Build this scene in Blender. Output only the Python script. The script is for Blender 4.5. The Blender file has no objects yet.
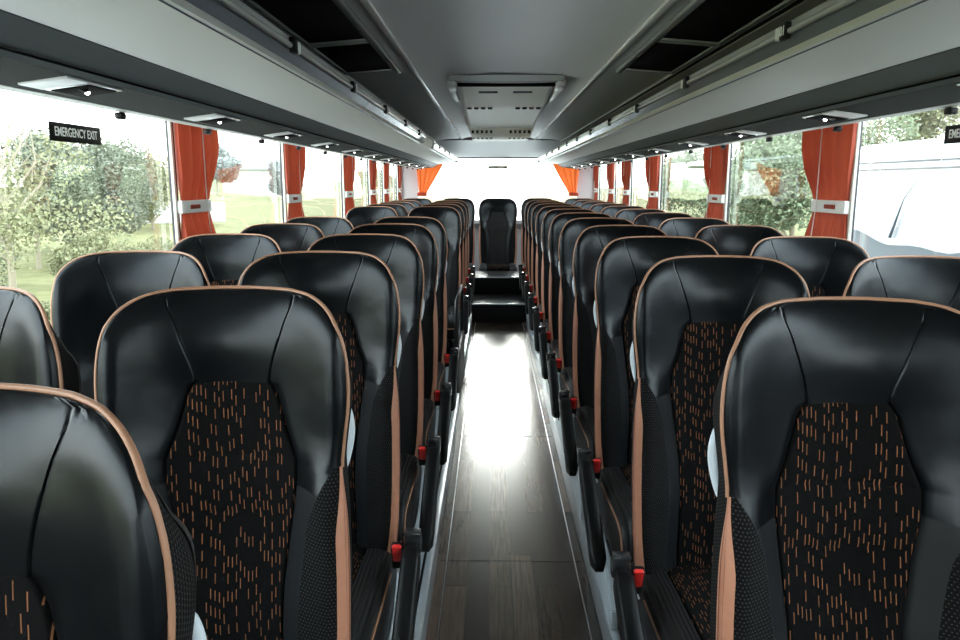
import bpy, bmesh, math, random
from mathutils import Vector, Matrix
random.seed(7)
C = bpy.context.scene.collection
sc = bpy.context.scene
PI = math.pi

# ------------------------------------------------------------------ materials
def mat(name, col=(.5, .5, .5), rough=.5, metal=0., spec=.5, emit=None, es=0., build=None, coat=0.):
    m = bpy.data.materials.new(name); m.use_nodes = True
    nt = m.node_tree; p = nt.nodes['Principled BSDF']
    p.inputs['Base Color'].default_value = (*col, 1)
    p.inputs['Roughness'].default_value = rough
    p.inputs['Metallic'].default_value = metal
    p.inputs['Specular IOR Level'].default_value = spec
    p.inputs['Coat Weight'].default_value = coat
    if name == 'black_leather': p.inputs['Specular Tint'].default_value = (.86, .94, 1, 1)  # bluish window sheen put into the leather's specular tint
    if emit:
        p.inputs['Emission Color'].default_value = (*emit, 1)
        p.inputs['Emission Strength'].default_value = es
    if build: build(nt, p)
    return m

class N:
    """tiny node-graph helper"""
    def __init__(s, nt): s.nt = nt
    def node(s, t, **kw):
        n = s.nt.nodes.new(t)
        for k, v in kw.items(): setattr(n, k, v)
        return n
    def link(s, a, b): s.nt.links.new(a, b)
    def math(s, op, a, b=None, c=None):
        n = s.node('ShaderNodeMath', operation=op)
        for i, v in enumerate((a, b, c)):
            if v is None: continue
            if isinstance(v, (int, float)): n.inputs[i].default_value = v
            else: s.link(v, n.inputs[i])
        return n.outputs[0]
    def mix(s, f, a, b):
        n = s.node('ShaderNodeMix', data_type='RGBA')
        for sock, v in ((n.inputs[0], f), (n.inputs[6], a), (n.inputs[7], b)):
            if isinstance(v, tuple): sock.default_value = (*v, 1)
            elif isinstance(v, (int, float)): sock.default_value = v
            else: s.link(v, sock)
        return n.outputs[2]
    def uv(s):
        u = s.node('ShaderNodeUVMap'); x = s.node('ShaderNodeSeparateXYZ'); s.link(u.outputs[0], x.inputs[0])
        return x.outputs[0], x.outputs[1]
    def obj(s): return s.node('ShaderNodeTexCoord').outputs['Object']
    def noise(s, vec, scale, detail=3, rough=.5, dist=0):
        n = s.node('ShaderNodeTexNoise'); n.inputs['Scale'].default_value = scale
        n.inputs['Detail'].default_value = detail; n.inputs['Roughness'].default_value = rough
        n.inputs['Distortion'].default_value = dist
        if vec: s.link(vec, n.inputs['Vector'])
        return n.outputs['Fac']
    def ramp(s, f, stops):
        r = s.node('ShaderNodeValToRGB'); s.link(f, r.inputs[0]); e = r.color_ramp.elements
        while len(e) < len(stops): e.new(.5)
        for el, (p, c) in zip(e, stops): el.position = p; el.color = (*c, 1)
        return r.outputs[0]
    def bump(s, h, p, strength=.3, dist=.01):
        b = s.node('ShaderNodeBump'); b.inputs['Strength'].default_value = strength; b.inputs['Distance'].default_value = dist
        s.link(h, b.inputs['Height']); s.link(b.outputs[0], p.inputs['Normal'])

def b_leather(nt, p):
    n = N(nt); o = n.obj()
    big = n.noise(o, 9, 2); fine = n.noise(o, 420, 2)
    h = n.math('ADD', n.math('MULTIPLY', big, 1.0), n.math('MULTIPLY', fine, .03))
    n.bump(h, p, .12, .02)
    r = n.math('ADD', n.math('MULTIPLY', n.noise(o, 5, 1), .05), .275)
    n.link(r, p.inputs['Roughness'])

def b_dash(nt, p):
    n = N(nt); u, v = n.uv()
    us = n.math('ADD', n.math('DIVIDE', u, .0078), n.math('MULTIPLY', v, 2.2))
    col = n.math('FLOOR', us)
    w1 = n.node('ShaderNodeTexWhiteNoise', noise_dimensions='1D'); n.link(col, w1.inputs['W'])
    vs = n.math('ADD', n.math('DIVIDE', v, .031), n.math('MULTIPLY', w1.outputs[0], 7.3))
    row = n.math('FLOOR', vs)
    cb = n.node('ShaderNodeCombineXYZ'); n.link(col, cb.inputs[0]); n.link(row, cb.inputs[1])
    w2 = n.node('ShaderNodeTexWhiteNoise', noise_dimensions='2D'); n.link(cb.outputs[0], w2.inputs['Vector'])
    fu = n.math('FRACT', us); fv = n.math('FRACT', vs)
    m = n.math('LESS_THAN', n.math('ABSOLUTE', n.math('SUBTRACT', fu, .5)), .10)
    m = n.math('MULTIPLY', m, n.math('LESS_THAN', n.math('ABSOLUTE', n.math('SUBTRACT', fv, .5)), .30))
    m = n.math('MULTIPLY', m, n.math('GREATER_THAN', w2.outputs[0], .43))
    n.link(n.mix(m, (.003, .003, .0033), n.mix(w2.outputs[0], (.27, .105, .05), (.17, .075, .036))), p.inputs['Base Color'])
    n.bump(n.noise(n.obj(), 900, 1), p, .3, .002)

def b_dots(nt, p):
    n = N(nt); u, v = n.uv()
    row = n.math('FLOOR', n.math('DIVIDE', v, .0062))
    us = n.math('ADD', n.math('DIVIDE', u, .0062), n.math('MULTIPLY', row, .5))
    fu = n.math('SUBTRACT', n.math('FRACT', us), .5); fv = n.math('SUBTRACT', n.math('FRACT', n.math('DIVIDE', v, .0062)), .5)
    d = n.math('ADD', n.math('MULTIPLY', fu, fu), n.math('MULTIPLY', fv, fv))
    m = n.math('LESS_THAN', d, .03)
    n.link(n.mix(m, (.004, .004, .0043), (.055, .055, .056)), p.inputs['Base Color'])
    rib = n.math('ABSOLUTE', fv)
    n.bump(rib, p, .5, .003)

def b_rib(nt, p):
    n = N(nt); u, v = n.uv()
    n.bump(n.math('PINGPONG', n.math('DIVIDE', u, .006), 1.), p, .9, .004)

def b_band(nt, p):
    n = N(nt); u, v = n.uv(); g = n.noise(n.obj(), 60, 2)
    m = n.math('MAXIMUM', n.math('LESS_THAN', n.math('ABSOLUTE', n.math('SUBTRACT', u, .36)), .022), n.math('LESS_THAN', n.math('ABSOLUTE', n.math('SUBTRACT', u, .58)), .022))
    n.link(n.mix(m, n.mix(g, (.40, .175, .105), (.48, .215, .13)), (.14, .06, .038)), p.inputs['Base Color'])
    n.bump(n.math('SUBTRACT', 1., m), p, .5, .003)

def b_floor(nt, p):
    n = N(nt); tc = n.obj(); mp = n.node('ShaderNodeMapping'); mp.inputs['Rotation'].default_value = (0, 0, PI/2)
    n.link(tc, mp.inputs[0])
    br = n.node('ShaderNodeTexBrick'); n.link(mp.outputs[0], br.inputs['Vector'])
    br.offset = .37; br.inputs['Scale'].default_value = 1; br.inputs['Brick Width'].default_value = .62
    br.inputs['Row Height'].default_value = .081; br.inputs['Mortar Size'].default_value = .0012
    br.inputs['Color1'].default_value = (.045, .031, .024, 1); br.inputs['Color2'].default_value = (.22, .150, .110, 1)
    br.inputs['Mortar'].default_value = (.02, .016, .013, 1); br.inputs['Bias'].default_value = -.15
    st = n.node('ShaderNodeMapping'); st.inputs['Scale'].default_value = (60, 3.5, 1); n.link(tc, st.inputs[0])
    g = n.noise(st.outputs[0], 1.6, 5, .65)
    mx = n.node('ShaderNodeMix', data_type='RGBA', blend_type='MULTIPLY'); mx.inputs[0].default_value = .75
    n.link(br.outputs[0], mx.inputs[6]); n.link(n.ramp(g, [(.3, (.45, .45, .45)), (.75, (1.35, 1.32, 1.3))]), mx.inputs[7])
    n.link(mx.outputs[2], p.inputs['Base Color'])
    n.link(n.math('ADD', n.math('MULTIPLY', g, .06), .21), p.inputs['Roughness']); p.inputs['Specular IOR Level'].default_value = .9
    n.bump(g, p, .03, .001)

def b_speckle(c1, c2, scale=500):
    def f(nt, p):
        n = N(nt); g = n.noise(n.obj(), scale, 2)
        n.link(n.mix(g, c1, c2), p.inputs['Base Color']); n.bump(g, p, .1, .001)
    return f

def b_grass(nt, p):
    n = N(nt); o = n.obj()
    a = n.noise(o, .18, 5, .6); b = n.noise(o, 1.7, 4, .7)
    c = n.mix(n.math('MULTIPLY', a, 1.0), n.ramp(b, [(.3, (.075, .085, .03)), (.7, (.14, .135, .055))]), n.ramp(b, [(.3, (.11, .115, .05)), (.7, (.22, .195, .10))]))
    n.link(c, p.inputs['Base Color'])

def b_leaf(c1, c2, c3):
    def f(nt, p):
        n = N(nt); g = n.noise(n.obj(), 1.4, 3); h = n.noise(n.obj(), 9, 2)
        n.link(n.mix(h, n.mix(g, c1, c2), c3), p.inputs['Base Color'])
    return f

def glass_mat(name, tint, f0=.06):
    m = bpy.data.materials.new(name); m.use_nodes = True; nt = m.node_tree; nt.nodes.clear(); n = N(nt)
    out = n.node('ShaderNodeOutputMaterial'); t = n.node('ShaderNodeBsdfTransparent'); t.inputs[0].default_value = (*tint, 1)
    g = n.node('ShaderNodeBsdfGlossy'); g.inputs['Roughness'].default_value = .01; g.inputs['Color'].default_value = (1, 1, 1, 1)
    ge = n.node('ShaderNodeNewGeometry'); d = n.node('ShaderNodeVectorMath', operation='DOT_PRODUCT')
    n.link(ge.outputs['Normal'], d.inputs[0]); n.link(ge.outputs['Incoming'], d.inputs[1])
    c = n.math('SUBTRACT', 1., n.math('ABSOLUTE', d.outputs['Value']))
    fr = n.math('ADD', n.math('MULTIPLY', n.math('POWER', c, 5.), 1 - f0), f0)
    mx = n.node('ShaderNodeMixShader'); n.link(fr, mx.inputs[0]); n.link(t.outputs[0], mx.inputs[1]); n.link(g.outputs[0], mx.inputs[2])
    n.link(mx.outputs[0], out.inputs[0]); return m

def curtain_mat(name, col, tr, fac):
    m = bpy.data.materials.new(name); m.use_nodes = True; nt = m.node_tree; n = N(nt); p = nt.nodes['Principled BSDF']
    p.inputs['Base Color'].default_value = (*col, 1); p.inputs['Roughness'].default_value = .75
    w = n.noise(n.obj(), 600, 1); n.bump(w, p, .15, .001)
    t = n.node('ShaderNodeBsdfTranslucent'); t.inputs[0].default_value = (*tr, 1)
    mx = n.node('ShaderNodeMixShader'); mx.inputs[0].default_value = fac
    n.link(p.outputs[0], mx.inputs[1]); n.link(t.outputs[0], mx.inputs[2])
    n.link(mx.outputs[0], nt.nodes['Material Output'].inputs[0]); return m

M = dict(
    leather=mat('black_leather', (.0020, .0024, .0032), .36, spec=.25, build=b_leather),
    lens=mat('charcoal_leather', (.007, .0082, .0098), .5, spec=.25),
    dash=mat('dash_fabric', rough=.9, spec=.1, build=b_dash),
    dots=mat('dotted_fabric', rough=.85, spec=.12, build=b_dots),
    rib=mat('ribbed_fabric', (.007, .007, .0075), .5, spec=.35, build=b_rib),
    piping=mat('tan_piping', (.36, .185, .11), .45),
    tan=mat('tan_leather', (.46, .20, .115), .5, build=b_band),
    shell=mat('black_plastic', (.006, .006, .0065), .45, spec=.35),
    arm=mat('armrest_rubber', (.004, .0043, .005), .42, spec=.25),
    cap=mat('cap_plastic', (.03, .032, .035), .18, spec=.8),
    red=mat('red_button', (.85, .035, .03), .35),
    grip=mat('pale_grip', (.55, .62, .68), .35),
    cover=mat('grey_blue_plastic', (.60, .67, .72), .35),
    alu=mat('brushed_aluminium', (.72, .77, .81), .32, .6),
    steel=mat('steel', (.5, .5, .52), .3, 1.),
    white=mat('white_plastic', (.78, .78, .76), .4),
    floor=mat('wood_vinyl', rough=.3, spec=.5, build=b_floor),
    stepm=mat('dark_step_vinyl', (.010, .010, .011), .45, spec=.3),
    carpet=mat('dark_carpet', rough=.9, build=b_speckle((.012, .012, .013), (.03, .03, .032), 300)),
    ceil=mat('ceiling_grey', rough=.6, build=b_speckle((.78, .78, .775), (.82, .82, .815), 400)),
    ceild=mat('ceiling_side_grey', rough=.5, build=b_speckle((.42, .425, .415), (.46, .465, .455), 400)),
    rackl=mat('rack_light_grey', rough=.55, build=b_speckle((.63, .625, .57), (.67, .665, .61), 500)),
    rackd=mat('rack_dark_fabric', rough=.6, build=b_speckle((.10, .115, .115), (.125, .14, .14), 700)),
    psu=mat('duct_grey', rough=.85, spec=.1, build=b_speckle((.035, .038, .034), (.05, .053, .047), 400)),
    psul=mat('duct_edge_cream', (.52, .51, .46), .45),
    lip=mat('lip_blue_grey', (.36, .40, .45), .20, .45),
    trim=mat('glossy_grey_trim', (.58, .59, .58), .20, .35),
    strip=mat('white_strip', (.9, .9, .88), .10),
    black=mat('matt_black', (.002, .002, .002), .8, spec=.05),
    seal=mat('window_seal', (.02, .023, .026), .5),
    pillar=mat('pillar_cream', (.62, .60, .54), .5),
    wall=mat('side_trim_grey', rough=.6, build=b_speckle((.30, .30, .30), (.36, .36, .36), 500)),
    rearw=mat('rear_wall_pinkish_grey', (.50, .48, .49), .55),
    ac=mat('air_unit_grey', (.74, .73, .67), .5),
    accream=mat('air_vent_cream', (.95, .90, .79), .45),
    led=mat('lamp_led', (1, 1, 1), .3, emit=(1, 1, 1), es=6.),
    glass=glass_mat('window_glass', (.92, .95, .93)),
    rcurtain=curtain_mat('glow_tinted_curtain', (.42, .05, .02), (.85, .20, .04), .20),  # rear curtains: backlit glow put into a brighter, yellower cloth colour
    curtain=curtain_mat('orange_curtain', (.33, .050, .024), (.46, .075, .03), .17),
    tie=mat('tieback_white', (.74, .74, .72), .4),
    signb=mat('sign_black', (.006, .006, .006), .6, spec=.2),
    signw=mat('sign_white', (.95, .95, .95), .5),
    grass=mat('grass', rough=.95, spec=.1, build=b_grass),
    gravel=mat('pale_gravel', rough=.95, spec=.1, build=b_speckle((.55, .55, .53), (.75, .74, .72), 9)),
    leafp=mat('pale_leaf', rough=.8, spec=.1, build=b_leaf((.13, .14, .075), (.27, .26, .15), (.19, .195, .11))),
    leafg=mat('green_leaf', rough=.8, spec=.1, build=b_leaf((.10, .135, .08), (.19, .215, .13), (.14, .175, .105))),
    leafd=mat('grey_green_leaf', rough=.8, spec=.1, build=b_leaf((.12, .135, .10), (.20, .205, .14), (.155, .17, .13))),
    leafh=mat('hazy_leaf', rough=.8, spec=.1, build=b_leaf((.19, .21, .21), (.25, .265, .25), (.22, .24, .23))),  # distance haze put into the leaf colour
    bark=mat('bark', (.25, .22, .16), .9),
    coach=mat('white_paint', (.25, .258, .268), .3),
    coachb=mat('slate_blue_paint', (.03, .042, .055), .3),
    joint=mat('body_joint', (.05, .05, .055), .5),
    barn=mat('barn_white', (.45, .44, .42), .7),
    barnr=mat('barn_roof', (.16, .17, .17), .7),
    hill=mat('hill_green', rough=.95, spec=.1, build=b_leaf((.10, .13, .065), (.16, .18, .09), (.12, .15, .08))),
)

# ------------------------------------------------------------------ geometry helper
class G:
    def __init__(s): s.v = []; s.f = []; s.uv = []; s.mi = []; s.cur = 0
    def pts(s, P, uv=None):
        b = len(s.v); s.v += [tuple(p) for p in P]
        s.uv += [tuple(q) for q in (uv if uv else [(0, 0)]*len(P))]; return b
    def face(s, f): s.f.append(tuple(f)); s.mi.append(s.cur)
    def grid(s, rows, uv=None, closed=False, flip=False):
        nu = len(rows[0]); b = s.pts([p for r in rows for p in r], [q for r in uv for q in r] if uv else None)
        for i in range(len(rows)-1):
            for j in range(nu if closed else nu-1):
                k = (j+1) % nu; q = (b+i*nu+j, b+i*nu+k, b+(i+1)*nu+k, b+(i+1)*nu+j)
                s.face(q[::-1] if flip else q)
        return b
    def box(s, c, d, bev=0., seg=2, rot=None):
        bm = bmesh.new(); bmesh.ops.create_cube(bm, size=1)
        bmesh.ops.scale(bm, vec=d, verts=bm.verts)
        if bev: bmesh.ops.bevel(bm, geom=bm.edges[:], offset=min(bev, min(d)*.49), segments=seg, affect='EDGES', profile=.5)
        if rot is not None: bmesh.ops.rotate(bm, cent=(0, 0, 0), matrix=rot, verts=bm.verts)
        bmesh.ops.translate(bm, vec=c, verts=bm.verts); s.bm(bm)
    def bm(s, bm):
        bm.verts.index_update(); b = s.pts([v.co for v in bm.verts])
        for f in bm.faces: s.face([b+v.index for v in f.verts])
        bm.free()
    def tube(s, P, r, seg=8, closed=False, caps=True, flat=1.):
        P = [Vector(p) for p in P]; n = len(P); rings = []; up = None
        for i, p in enumerate(P):
            a = P[(i-1) % n] if (closed or i > 0) else p; b = P[(i+1) % n] if (closed or i < n-1) else p
            t = (b-a); t = t.normalized() if t.length > 1e-9 else Vector((0, 0, 1))
            if up is None: up = Vector((0, 0, 1)) if abs(t.z) < .9 else Vector((0, 1, 0))
            x = t.cross(up); x = x.normalized() if x.length > 1e-6 else t.orthogonal().normalized()
            up = x.cross(t).normalized()
            rr = r[i] if isinstance(r, (list, tuple)) else r
            rings.append([p + x*math.cos(2*PI*k/seg)*rr + up*math.sin(2*PI*k/seg)*rr*flat for k in range(seg)])
        if closed: rings.append(rings[0])
        b = s.grid(rings, closed=True)
        if caps and not closed:
            s.face(range(b+seg-1, b-1, -1)); e = b+(len(rings)-1)*seg; s.face(range(e, e+seg))
    def prism(s, prof, y0, y1, axis='y', closed=True):
        """profile of (x,z) swept along y"""
        n = len(prof); b = s.pts([(p[0], y0, p[1]) for p in prof] + [(p[0], y1, p[1]) for p in prof])
        for i in range(n if closed else n-1):
            j = (i+1) % n; s.face((b+i, b+j, b+n+j, b+n+i))
        if closed: s.face(range(b+n-1, b-1, -1)); s.face(range(b+n, b+2*n))
    def mesh(s, name, mats, smooth=True, auto=40):
        me = bpy.data.meshes.new(name); me.from_pydata(s.v, [], s.f); 
        uvl = me.uv_layers.new(name='UVMap')
        for l in me.loops: uvl.data[l.index].uv = s.uv[l.vertex_index]
        for m in (mats if isinstance(mats, (list, tuple)) else [mats]): me.materials.append(m)
        for p, mi in zip(me.polygons, s.mi): p.material_index = mi
        bm = bmesh.new(); bm.from_mesh(me); bmesh.ops.recalc_face_normals(bm, faces=bm.faces); bm.to_mesh(me); bm.free()
        if smooth:
            me.polygons.foreach_set('use_smooth', [True]*len(me.polygons))
            me.set_sharp_from_angle(angle=math.radians(auto))
        me.update(); return me
    def build(s, name, mats, parent=None, **kw):
        return link(name, s.mesh(name, mats, **kw), parent)

def link(name, data, parent=None):
    o = bpy.data.objects.new(name, data); C.objects.link(o)
    if parent: o.parent = parent
    return o
def tag(o, label, cat, group=None):
    o['label'] = label; o['category'] = cat
    if group: o['group'] = group
    return o
def thing(name, label, cat, loc=(0, 0, 0), rz=0, group=None):
    o = bpy.data.objects.new(name, None); C.objects.link(o); o.location = loc; o.rotation_euler = (0, 0, rz); o.empty_display_size = .1
    return tag(o, label, cat, group)
def struct(o): o['kind'] = 'structure'; return o
KIDS = {}
def dup(root, loc, label, rz=None):
    r = root.copy(); C.objects.link(r); r.location = loc; r['label'] = label
    if rz is not None: r.rotation_euler = (0, 0, rz)
    for ch in list(root.children):
        c = ch.copy(); C.objects.link(c); c.parent = r
        for g in ch.children:
            d = g.copy(); C.objects.link(d); d.parent = c
    return r
def lerp(tab, z):
    if z <= tab[0][0]: return tab[0][1]
    for (a, x), (b, y) in zip(tab, tab[1:]):
        if z <= b: return x + (y-x)*(z-a)/(b-a)
    return tab[-1][1]
def spline(tab, z):
    """monotone-ish smooth interpolation (Catmull-Rom on uneven knots)"""
    n = len(tab)
    if z <= tab[0][0]: return tab[0][1]
    if z >= tab[-1][0]: return tab[-1][1]
    for i in range(n-1):
        if z <= tab[i+1][0]:
            (x0, y0), (x1, y1) = tab[i], tab[i+1]; h = x1-x0; t = (z-x0)/h
            def sl(k):
                if k == 0 or k == n-1:
                    a, b = (tab[0], tab[1]) if k == 0 else (tab[-2], tab[-1])
                else: a, b = tab[k-1], tab[k+1]
                return (b[1]-a[1])/(b[0]-a[0])
            m0, m1 = sl(i)*h, sl(i+1)*h
            return (2*t**3-3*t*t+1)*y0+(t**3-2*t*t+t)*m0+(-2*t**3+3*t*t)*y1+(t**3-t*t)*m1
def sstep(a, b, x):
    t = max(0., min(1., (x-a)/(b-a))); return t*t*(3-2*t)

# ------------------------------------------------------------------ dimensions
EYE = 1.43; FRONT = -2.3; REAR = 10.5; HALF = 1.33; POD = .10
ROWS_R = [1.16+.743*k for k in range(11)]
ROWS_L = [.585]+[.54+.74*k for k in range(1, 6)] + [6.2+.74*k for k in range(4)]
BACK_Y = 9.6
PILL = [1.45, 3.02, 4.62, 6.46, 7.83, 8.84, 10.13]     # the first lies nearer than the photo shows

# ------------------------------------------------------------------ seat
WT = [(.34, .200), (.45, .212), (.6, .219), (.75, .220), (.86, .217), (.935, .2125), (.98, .2165), (1.04, .2235), (1.094, .2235),
      (1.146, .216), (1.185, .2005), (1.212, .178), (1.2285, .145), (1.2345, .108)]
AT = [(.34, .092), (.45, .094), (.6, .092), (.7, .096), (.8, .109), (.88, .121), (.93, .1215), (.98, .102), (1.03, .088), (1.050, .083), (1.060, .077), (1.066, .069), (1.085, .070),
      (1.12, .081), (1.18, .101), (1.212, .115), (1.2285, .117), (1.2345, .092)]
ZT = 1.2345
def Wf(z): return spline(WT, z)
def Af(z): return min(lerp(AT, z), Wf(z)-.02)
def Bf(z):
    w, a = Wf(z), Af(z)
    if z >= .935: return max(w-.008, (a+w)*.5)
    lo = a+.037
    t = max(0., min(1., (z-.80)/.135)); return lo + (w-.008-lo)*(t**2.6)
def yc(z): return (z-1.08)*.11
def yb(x, z): return yc(z)+.092*(1-min(abs(x)/.205, 1)**2)
OUT = []
for i in range(400):
    z = .30 + (ZT-.30)*(i/399)**.6; OUT.append((Wf(z), z))
OUT += [(.108*k/20, ZT+.0015*(1-(k/20)**2)) for k in range(20, -1, -1)]
def edge(x, z):
    x = abs(x); return min((x-a)**2+(z-b)**2 for a, b in OUT if abs(b-z) < .12 or b > 1.1)**.5
GRO = [.93, .82]
def yf(x, z):
    ax = abs(x); w, a = Wf(z), Af(z)
    e = edge(x, z); R = .055
    h = .026*math.sqrt(max(0, 1-(1-min(e/R, 1))**2))
    if z < 1.0: h += .026*sstep(a-.012, a+.055, ax)*sstep(.99, .86, z)*min(1, e/.03)
    h += .014*math.exp(-((z-1.14)/.06)**2)*math.exp(-(ax/.13)**2)
    h += .020*math.exp(-((z-.62)/.13)**2)*sstep(.2, .1, ax)
    if z < 1.066 and ax < a:
        g = [1.066]+GRO+[.30]
        for hi, lo in zip(g, g[1:]):
            if lo <= z <= hi:
                t = (z-lo)/(hi-lo); h += .006*(4*t*(1-t))**.6*(1-(ax/a)**6)
    d = abs(ax-a)
    h -= .0028*max(0, 1-d/.0016)*sstep(1.226, 1.214, z) if z > 1.066 else .006*max(0, 1-d/.004)
    return yb(x, z)-h
def zrows():
    s = set(round(.34+i*(1.15-.34)/46, 4) for i in range(47))
    for k in range(1, 17): s.add(round(1.15+(ZT-1.15)*math.sin(k/16*PI/2), 5))
    for g in GRO+[1.066]:
        s = {q for q in s if abs(q-g) > .0045 or abs(q-g) < 1e-6}; s |= {g-.004, g, g+.004}
    s |= {.925, .935, .945}
    return sorted(s)
ZR = zrows()
def cols(z):
    a, b, w = Af(z), Bf(z), Wf(z)
    half = [(a-.009)*k/7 for k in range(8)] + [a-.0045, a-.0018, a, a+.0018, a+.0045] + [a+.0045+(b-a-.0045)*k/8 for k in range(1, 9)] + [b+(w-b)*k/6 for k in range(1, 7)]
    return [-q for q in half[:0:-1]] + half
NH = 8+5+8+6-1          # index of the outer column on each half
IA = 10; IB = 20
def backrest_meshes():
    P = [[(x, yf(x, z), z-POD) for x in cols(z)] for z in ZR]; n = len(P[0])
    for i, z in enumerate(ZR):
        if z == ZR[-1]:
            P[i] = [(x, yb(x, z), z-POD+.0015*(1-(x/.108)**2)) for x in cols(z)]
    meshes = {}
    def sub(name, test, m, uvoff=0):
        g = G(); g.pts([p for r in P for p in r], [(p[0], p[2]) for r in P for p in r])
        used = {}
        for i in range(len(ZR)-1):
            zm = (ZR[i]+ZR[i+1])/2
            for j in range(n-1):
                k = min(abs(j-NH), abs(j+1-NH)); side = 1 if j >= NH else -1
                if test(zm, k, side): g.face((i*n+j, i*n+j+1, (i+1)*n+j+1, (i+1)*n+j))
        keep = sorted({v for f in g.f for v in f}); mp = {v: q for q, v in enumerate(keep)}
        h = G(); h.pts([g.v[v] for v in keep], [g.uv[v] for v in keep])
        for f in g.f: h.face([mp[v] for v in f])
        meshes[name] = h.mesh(name, m, auto=70)
    ins = lambda z, k, s: z < 1.066 and k < IA
    dot = lambda z, k, s: z < .935 and k >= IB
    len_ = lambda z, k, s: z < .882 and IA <= k < IB
    sub('headrest_leather', lambda z, k, s: not ins(z, k, s) and not dot(z, k, s) and not len_(z, k, s), M['leather'])
    sub('fabric_insert', ins, M['dash'])
    sub('bolster_l', lambda z, k, s: dot(z, k, s) and s < 0, M['dots'])
    sub('bolster_r', lambda z, k, s: dot(z, k, s) and s > 0, M['dots'])
    sub('lens_l', lambda z, k, s: len_(z, k, s) and s < 0, M['lens'])
    sub('lens_r', lambda z, k, s: len_(z, k, s) and s > 0, M['lens'])
    return meshes
BM = backrest_meshes()
def outline(step=1):
    L = [(Wf(z), z) for z in ZR]; 
    top = [(.108-.0216*k, ZT+.0015*(1-(1-.2*k)**2)) for k in range(1, 10)]
    return L + top + [(-x, z) for x, z in L[::-1]]
def side_shell():
    O = outline(); g = G()
    rows = []; uv = []
    acc = 0; prev = None; ac = []
    for x, z in O:
        if prev: acc += math.hypot(x-prev[0], z-prev[1])
        ac.append(acc); prev = (x, z)
    for t, dy, s in ((0, 0, 1), (.3, .018, 1.004), (.7, .045, 1.0), (1, .062, .985)):
        rows.append([(x*s*(1-.35*dy*sstep(1.05, 1.2, z)), yb(x, z)+dy*(1-.35*sstep(1.12, 1.23, z)), z-POD-dy*.95*sstep(1.0, 1.235, z)) for x, z in O]); uv.append([(a, dy) for a in ac])
    g.grid(rows, uv)
    side = g.mesh('backrest_side', M['dots'], auto=60)
    g = G(); rows = []
    for s, dy in ((.985, .062), (.95, .082), (.8, .098), (.4, .104), (0, .105)):
        rows.append([(x*s, yb(x, z)+dy*(1-.35*sstep(1.12, 1.23, z)), ((z-.80)*(s*.25+.75 if z > .8 else 1)+.80-POD-.059*sstep(1.0, 1.235, z))) for x, z in O])
    g.grid(rows)
    shell = g.mesh('backrest_shell', M['shell'], auto=50)
    return side, shell
SIDE, SHELL = side_shell()
def piping_mesh():
    O = [(x, z) for x, z in outline() if z >= .93]
    g = G(); g.tube([(x*1.004, yb(x, z)-.002, z-POD+.001) for x, z in O], (.0037), 8); return g.mesh('piping', M['piping'], auto=80)
PIPE = piping_mesh()
def band_mesh(s):
    """tan leather band widening downwards along the outer corner of the backrest"""
    g = G(); rows = []; uvs = []; zs = [.935-(.935-.40)*k/36 for k in range(37)]
    for z in zs:
        q = sstep(.935, .80, z); w = Wf(z)
        arc = [(w+.001, yc(z)+.012*q)]
        for d in (0, .0006, .002, .004, .007, .011, .016, .022, .030): arc.append((w-d, yf(w-d, z)))
        L = [0]
        for a, b in zip(arc, arc[1:]): L.append(L[-1]+math.hypot(a[0]-b[0], a[1]-b[1]))
        wid = .007+.038*q; row = []
        for k in range(15):
            t = k/14; l = min(L[-1], .004*(1-q)+wid*t)
            m = next(i for i in range(len(L)-1) if L[i+1] >= l-1e-9); f = (l-L[m])/max(1e-9, L[m+1]-L[m])
            x = arc[m][0]+(arc[m+1][0]-arc[m][0])*f; y = arc[m][1]+(arc[m+1][1]-arc[m][1])*f
            raise_ = .0015+.0075*(1-abs(2*t-1)**2.4)*(.45+.55*q)-.0065*q*max(0, 1-abs(t-.47)/.11)
            row.append((s*(x+raise_*.75), y-raise_*.66, z-POD))
        rows.append(row); uvs.append([(k/14, z) for k in range(15)])
    g.grid(rows, uvs); return g.mesh('tan_band', M['tan'], auto=80)
BAND = {s: band_mesh(s) for s in (-1, 1)}
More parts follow.
